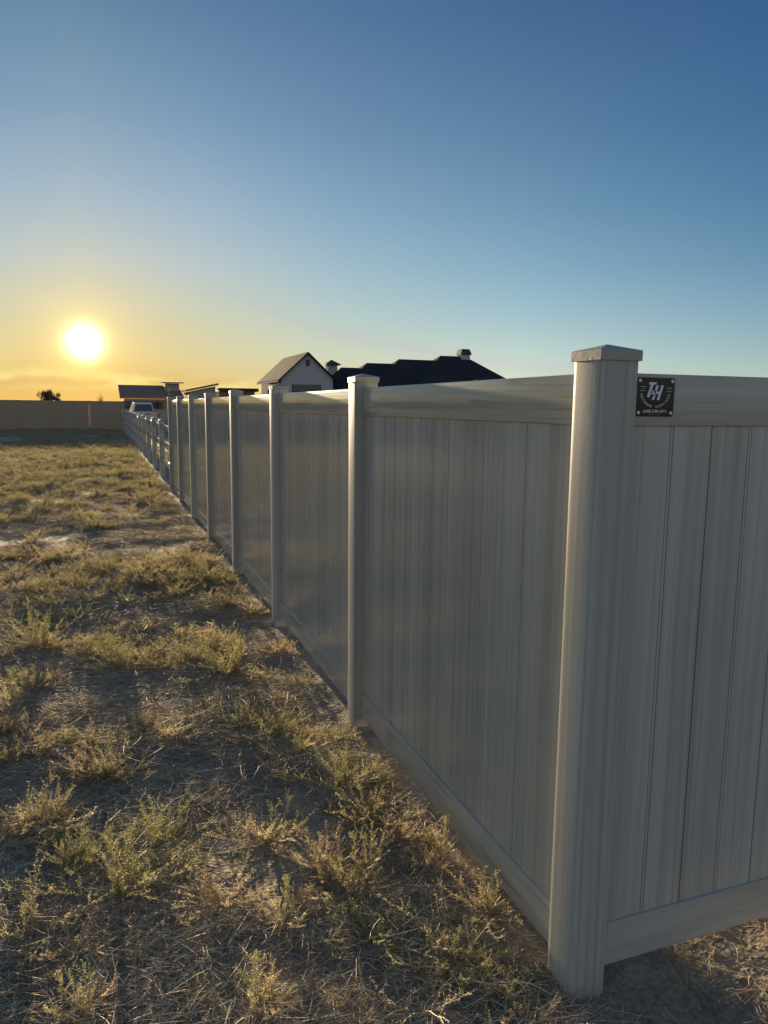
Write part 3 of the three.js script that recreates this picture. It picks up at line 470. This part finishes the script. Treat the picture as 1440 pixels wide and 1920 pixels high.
const PLANTS = [
  ['bush', 430, 1262, 1.15, 0.4, 'weed_bush', 'wide olive weed bush on bare dirt left of the second nearest privacy fence bay'],
  ['bush', 345, 1240, 0.8, 2.4, 'weed_bush', 'smaller green shoot cluster at the left edge of the wide olive bush'],
  ['gold', 480, 1150, 0.9, 1.1, 'weed_bush', 'rusty golden weed tuft close against the privacy fence bottom rail'],
  ['gold', 168, 1212, 0.6, 0.3, 'weed_bush', 'small bright yellow weed on dirt with dry curling stalks beside it'],
  ['sparse', 130, 1216, 0.9, 2.0, 'dry_stalk', 'pale forked dry stalk leaning beside the small bright yellow weed'],
  ['bush', 75, 1215, 1.2, 5.0, 'weed_bush', 'large tangled grey-green weed mound at the left edge of the photo'],
  ['upright', 22, 1330, 1.0, 0.8, 'tall_weed', 'tall pale feathery weed at the left edge, standing by bare dirt'],
  ['upright', 60, 1300, 0.7, 3.1, 'tall_weed', 'shorter feathery weed leaning right beside the tall pale one at left edge'],
  ['bush', 235, 1668, 1.0, 1.9, 'weed_bush', 'dense dark green weed bush in the left foreground'],
  ['bush', 300, 1580, 0.75, 4.0, 'weed_bush', 'olive weed cluster just beyond the dense dark green foreground bush'],
  ['gold', 200, 1452, 0.75, 0.9, 'weed_bush', 'low golden green weed mat in the straw between dirt patches'],
  ['gold', 500, 1585, 0.85, 2.2, 'weed_bush', 'yellow sunlit weed clump in the middle of the foreground straw'],
  ['rust', 425, 1700, 0.75, 0.2, 'weed_bush', 'orange-brown dried weed between the green bush and upright sprig'],
  ['upright', 532, 1752, 0.72, 1.3, 'tall_weed', 'single upright olive sprig standing in the straw, centre foreground'],
  ['upright', 490, 1910, 0.72, 4.2, 'tall_weed', 'pale yellow branching weed at the bottom edge left of centre'],
  ['upright', 150, 1915, 0.66, 2.7, 'tall_weed', 'thin tan weed with many tips at the bottom left corner'],
  ['rust', 607, 1640, 0.72, 5.1, 'tall_weed', 'tan upright weed pyramid left of the fence in the foreground'],
  ['upright', 690, 1628, 0.66, 2.9, 'tall_weed', 'slender seed-topped weed right of the tan pyramid weed'],
  ['low', 640, 1690, 0.75, 3.3, 'creeping_weed', 'creeping weed with knotted tips spreading over straw below the tan pyramid weed'],
  ['gold', 690, 1545, 0.85, 0.7, 'weed_bush', 'sunlit golden weed clump on the straw near the fence bottom'],
  ['bush', 640, 1478, 0.8, 1.7, 'weed_bush', 'olive-gold weed clump on the path left of the nearest fence bay'],
  ['gold', 560, 1420, 0.85, 3.0, 'weed_bush', 'golden scrubby weed below the foot of the second fence post'],
  ['upright', 828, 1600, 0.6, 1.0, 'tall_weed', 'small dark green leafy sprig touching the bottom rail'],
  ['rust', 806, 1640, 0.45, 4.6, 'weed_bush', 'little bright golden tuft by the bottom rail of nearest fence bay'],
  ['gold', 915, 1725, 0.7, 5.6, 'weed_bush', 'glowing yellow weed clump leaning on the fence left of corner post'],
  ['sparse', 860, 1790, 0.8, 0.1, 'dry_stalk', 'long bent straw-coloured stalk arching beside the glowing yellow clump'],
  ['sparse', 790, 1905, 0.75, 1.9, 'dry_stalk', 'bare branching stalk with few seed tips at bottom centre'],
  ['deep', 705, 1770, 0.9, 0.6, 'creeping_weed', 'dark green flat weed on shaded straw beside bare grey dirt'],
  ['gold', 385, 1092, 0.9, 4.4, 'weed_bush', 'bright olive weed tuft at the foot of the fourth fence post'],
  ['low', 50, 1560, 0.9, 2.1, 'creeping_weed', 'matted tan creeping weed at the left edge of the foreground'],
  ['low', 60, 1760, 0.85, 5.2, 'creeping_weed', 'flattened tan weed beside dark dirt in the lower left corner'],
  ['rust', 1262, 1800, 0.42, 2.5, 'weed_bush', 'small glowing orange tuft under the bottom rail right of corner post'],
  ['sparse', 1292, 1862, 0.5, 3.7, 'dry_stalk', 'pale forked stalk on dark dirt right of the corner post'],
  ['sparse', 1350, 1880, 0.45, 1.2, 'dry_stalk', 'short lone dry stem on dirt at the bottom right corner'],
];
for (const [kind, px, py, s, turn, name, label] of PLANTS) plant(kind, px, py, s, turn, name, label);

// ground cover that nobody could count: weeds of the field, dry tufts, thatch, clods
const whole = (k) => mergeGeometries(KINDS[k]);
const coverGeos = ['bush', 'gold', 'low', 'gold', 'low', 'rust'].map((k, i) => i === 3 ? mergeGeometries(weed(44, { h: 0.25, n: 20, lean: 1.35, leaves: 50, subs: 7, lie: 0.3, mix: [OLIVE, GREEN, TAN] })) : whole(k));
const DIRT = [[310, 1300, 0.55, 0.5], [150, 1290, 0.4, 0.35], [455, 1180, 0.3, 0.6], [430, 1440, 0.3, 0.28], [60, 1500, 0.35, 0.2], [50, 1650, 0.22, 0.2], [690, 1835, 0.26, 0.16], [790, 1690, 0.16, 0.14], [600, 1330, 0.2, 0.4], [840, 1780, 0.14, 0.14], [1200, 1840, 0.3, 0.2], [1400, 1860, 0.3, 0.16]].map(([px, py, a, b]) => { const g = onGround(px, py); return [g.x, g.z, a, b]; });
const open = (x, z) => { let m = 1; for (const [a, b, rx, rz] of DIRT) { const q = ((x - a) / rx) ** 2 + ((z - b) / rz) ** 2 + 0.9 * (noise(x * 5, z * 5, 77) - 0.5); m = Math.min(m, clamp((q - 0.55) * 1.6)); } return m; };   // 0 on bare dirt, 1 elsewhere
const bare = (x, z) => fbm(x * 0.55 + 3.3, z * 0.42 + 1.7, 61, 3);
function scatter(name, label, geos, mat, n, seed, pick, flatten = false) {
  const group = new THREE.Group(); group.name = name; tag(group, label, null, null, 'stuff'); scene.add(group);
  const r = rng(seed), lists = geos.map(() => []), m = new THREE.Matrix4(), q = new THREE.Quaternion(), up = V3(0, 1, 0);
  for (let k = 0; k < n; k++) {
    const p = pick(r); if (!p) continue;
    if (name !== 'clods' && r() > open(p[0], p[1]) + (name === 'straw' ? 0.28 : name === 'near_weeds' || name === 'straw_mat' ? 0.02 : 0.06)) continue;
    const [x, z, s] = p, y = groundH(x, z), e = 0.06, nx = V3(groundH(x - e, z) - groundH(x + e, z), 2 * e, groundH(x, z - e) - groundH(x, z + e)).normalize();
    q.setFromUnitVectors(up, nx); q.multiply(new THREE.Quaternion().setFromAxisAngle(up, r() * 6.283));
    m.compose(V3(x, y, z), q, V3(s, s * (flatten ? 1 : 0.38 + 0.32 * r()), s)); lists[Math.floor(r() * geos.length)].push(m.clone());
  }
  geos.forEach((g, i) => { if (!lists[i].length) return; const im = new THREE.InstancedMesh(g, mat, lists[i].length); lists[i].forEach((mm, k) => im.setMatrixAt(k, mm)); im.name = name; im.castShadow = im.receiveShadow = true; im.userData.kind = 'stuff'; group.add(im); });
}
const left = (r, z) => { const w = 3.2 + Math.max(0, -z) * 0.16; return -0.1 - r() * w; };
const nearFence = (x) => clamp((-x - 0.1) / 0.22);
scatter('field_weeds', 'golden green weeds covering the field beside the fence', coverGeos, leafMat, 12000, 201, (r) => {
  const z = -3.4 - 33 * r() ** 1.15, x = left(r, z), b = bare(x, z), dens = Math.max(clamp((b - 0.45) * 7), clamp((-z - 10) / 8, 0, 0.7)) * clamp((-z - 3.2) / 4) * clamp((fbm(x * 1.5 + 4, z * 1.05, 64, 3) - 0.38) * 7, clamp((-z - 8) / 10, 0.06, 0.7), 1);
  const e = nearFence(x); if (r() > dens * (0.35 + 0.65 * e)) return null;
  return [x, z, (0.45 + 0.75 * r() * r()) * (0.55 + 0.45 * e)];
});
scatter('far_weeds', 'shaded low weeds between the sunlit field and the far fence', coverGeos, leafMat, 6500, 202, (r) => { const z = -32 - 25.5 * r(), x = -0.2 - r() * 13; return bare(x, z) > 0.33 ? [x, z, 0.35 + 0.6 * r()] : null; });
scatter('near_weeds', 'small scattered weeds in the foreground straw', [whole('gold'), whole('low'), whole('rust'), whole('bush'), whole('sparse')], leafMat, 620, 203, (r) => { const z = 0.9 - 5.2 * r(), x = -0.12 - 2.9 * r(), b = bare(x * 1.6, z * 1.6); return r() < clamp((b - 0.46) * 6) ? [x, z, 0.25 + 0.55 * r()] : null; });
scatter('yard_weeds', 'weeds and dry grass on the far side of the rail fence', coverGeos, leafMat, 2600, 204, (r) => { const z = -13 - 44 * r(), x = 0.3 + 14 * r() ** 1.3; return bare(x, z) > 0.42 ? [x, z, 0.4 + 0.6 * r()] : null; });
const tufts = [tuft(301, 46, 0.2, [STRAW, TAN, OLIVE]), tuft(302, 60, 0.15, [STRAW, TAN, RUST], 1.1), tuft(303, 40, 0.24, [TAN, OLIVE, STRAW], 0.9)];
scatter('dry_grass', 'dry yellow grass tufts lying between the weeds', tufts, strawMat, 4200, 205, (r) => { const z = 1.2 - 33 * r() ** 1.5, x = left(r, z), b = fbm(x * 0.8 + 9, z * 0.6, 66, 3), nz = clamp((-z - 2) / 4, 0.12, 1); return r() < clamp((b - 0.36) * 5) * (0.25 + 0.75 * nearFence(x)) * nz ? [x, z, (0.3 + 0.6 * r()) * (0.6 + 0.4 * nz)] : null; });
const thatches = [1, 2, 3, 4, 5].map((k) => thatch(400 + k, 210, 0.24, 0.16));
const mats = [1, 2, 3, 4].map((k) => thatch(420 + k, 320, 0.2, 0.17, 0.075));
scatter('straw_mat', 'tangled mats of dry stalks raised a little above the dirt', mats, strawMat, 6500, 211, (r) => { const z = 1.4 - 22 * r() ** 1.4, x = left(r, z), b = fbm(x * 1.3 + 21, z * 1.1 + 5, 63, 3); return r() < clamp((b - 0.46) * 7) ? [x, z, 0.5 + 0.8 * r()] : null; }, true);
scatter('straw', 'fallen straw and stalks lying over the dirt', thatches, strawMat, 7500, 206, (r) => { const z = 1.9 - 16 * r() ** 1.5, x = z > -0.1 && r() < 0.3 ? 0.1 + 1.4 * r() : left(r, z), b = fbm(x * 0.9 + 2, z * 0.8 + 5, 68, 3); if (x > 0 && z < 0.02) return null; if (x > 0) return r() < 0.5 ? [x, z, 0.5 + 0.5 * r()] : null; return r() < clamp((b - 0.42) * 5) * (0.3 + 0.7 * clamp((Math.abs(x) - 0.1) / 0.3)) ? [x, z, 0.6 + 0.6 * r()] : null; }, true);
const clodGeo = [1, 2, 3].map((k) => { const g = new THREE.IcosahedronGeometry(1, 1), p = g.attributes.position; for (let i = 0; i < p.count; i++) { const v = V3(p.getX(i), p.getY(i), p.getZ(i)), f = 0.75 + 0.5 * noise(v.x * 1.7 + 9 * k, v.y * 1.7 + v.z * 2.3, 500 + k); p.setXYZ(i, v.x * f, v.y * f * 0.65, v.z * f); } g.computeVertexNormals(); return g; });
scatter('clods', 'small clods of dry dirt on the bare ground', clodGeo, dirt, 9000, 207, (r) => { const z = 1.6 - 9 * r() ** 1.3, x = r() < 0.2 ? 0.1 + 1.5 * r() : -0.05 - 3 * r() ** 1.2; return [x, z, 0.002 + 0.012 * r() ** 4]; });

// shrubs by the far end of the rail fence, and the tree beyond
function crown(seed, n, rx, ry, leaf, mix, gaps) {
  const r = rng(seed), s = new Soup(), blobs = []; for (let k = 0; k < 26; k++) { const a = r() * 6.283, q = 0.85 * Math.sqrt(r()); blobs.push([rx * q * Math.cos(a), ry * (0.1 + 0.85 * r() * (1 - q * q * 0.55)), rx * q * Math.sin(a), (0.16 + 0.14 * r())]); }
  for (let k = 0; k < n; k++) { const b = blobs[Math.floor(r() * blobs.length)], d = V3(r() - 0.5, r() - 0.5, r() - 0.5).normalize().multiplyScalar(Math.cbrt(r())); s.leaf(V3(b[0] + d.x * rx * b[3], b[1] + d.y * ry * b[3] * 1.1, b[2] + d.z * rx * b[3]), V3(r() - 0.5, r() - 0.6, r() - 0.5).normalize(), V3(r() - 0.5, r(), r() - 0.5), leaf * (0.6 + 0.8 * r()), leaf * 0.55, vary(r, mix[Math.floor(r() * mix.length)], 0.4)); }
  return [s.build(), blobs];
}
function tree(name, label, cat, pos, rx, ry, base, leaf, n, mix, seed) {
  const t = thing(name, label, cat, pos.x, 0, pos.z), [g, blobs] = crown(seed, n, rx, ry, leaf, mix), w = new Soup(), tk = [0.10, 0.075, 0.05];
  w.stem([V3(0, -0.2, 0), V3(0.03, base * 0.5, 0.02), V3(0, base, 0), V3(0.05, base + ry * 0.5, 0)], 0.06 * rx + 0.02, 0.02, tk);
  for (const b of blobs) w.stem([V3(0, base * 0.85, 0), V3(b[0] * 0.5, base + b[1] * 0.55, b[2] * 0.5), V3(b[0], base + b[1], b[2])], 0.025 * rx + 0.008, 0.008, tk);
  mesh('trunk', w.build(), strawMat, t); mesh('crown', g, leafMat, t, 0, base, 0); return t;
}
const treePos = onZ(92, 750, -150);
tree('tree', 'lone rounded tree standing far beyond the boundary fence on the left', 'tree', treePos, 2.2, 2.2, 2.1, 0.26, 4200, [[0.10, 0.085, 0.035], [0.14, 0.11, 0.045]], 601);
const sap = onZ(189, 752, -66); tree('sapling', 'thin leafless sapling poking above the boundary fence below the sun', 'tree', sap, 0.34, 1.1, 1.75, 0.07, 120, [[0.16, 0.11, 0.05]], 602);
const shrubSpots = [[240, 757, -66, 0.9, 0.9], [232, 759, -62, 0.7, 0.7], [249, 760, -64, 0.8, 0.75], [262, 764, -60, 0.6, 0.6]];
const shrubWords = ['brown-green shrub behind the far end of the rail fence, tallest of the row', 'small brown shrub at the corner where rail fence meets boundary fence', 'brown shrub directly left of the white pickup', 'low scrubby shrub in front of the white pickup behind the rail fence'];
shrubSpots.forEach(([px, py, z, rx, ry], k) => tree('shrub', shrubWords[k], 'shrub', onZ(px, py, z), rx, ry, 0.5, 0.09, 900, [[0.10, 0.07, 0.03], [0.14, 0.1, 0.04]], 610 + k));
tree('tall_shrub', 'tall slim yellowed shrub rising before the raised roof box of the low building', 'shrub', onZ(319, 750, -52), 0.5, 2.0, 0.8, 0.1, 800, [[0.16, 0.12, 0.04], [0.12, 0.1, 0.03]], 620);

renderer.render(scene, camera);
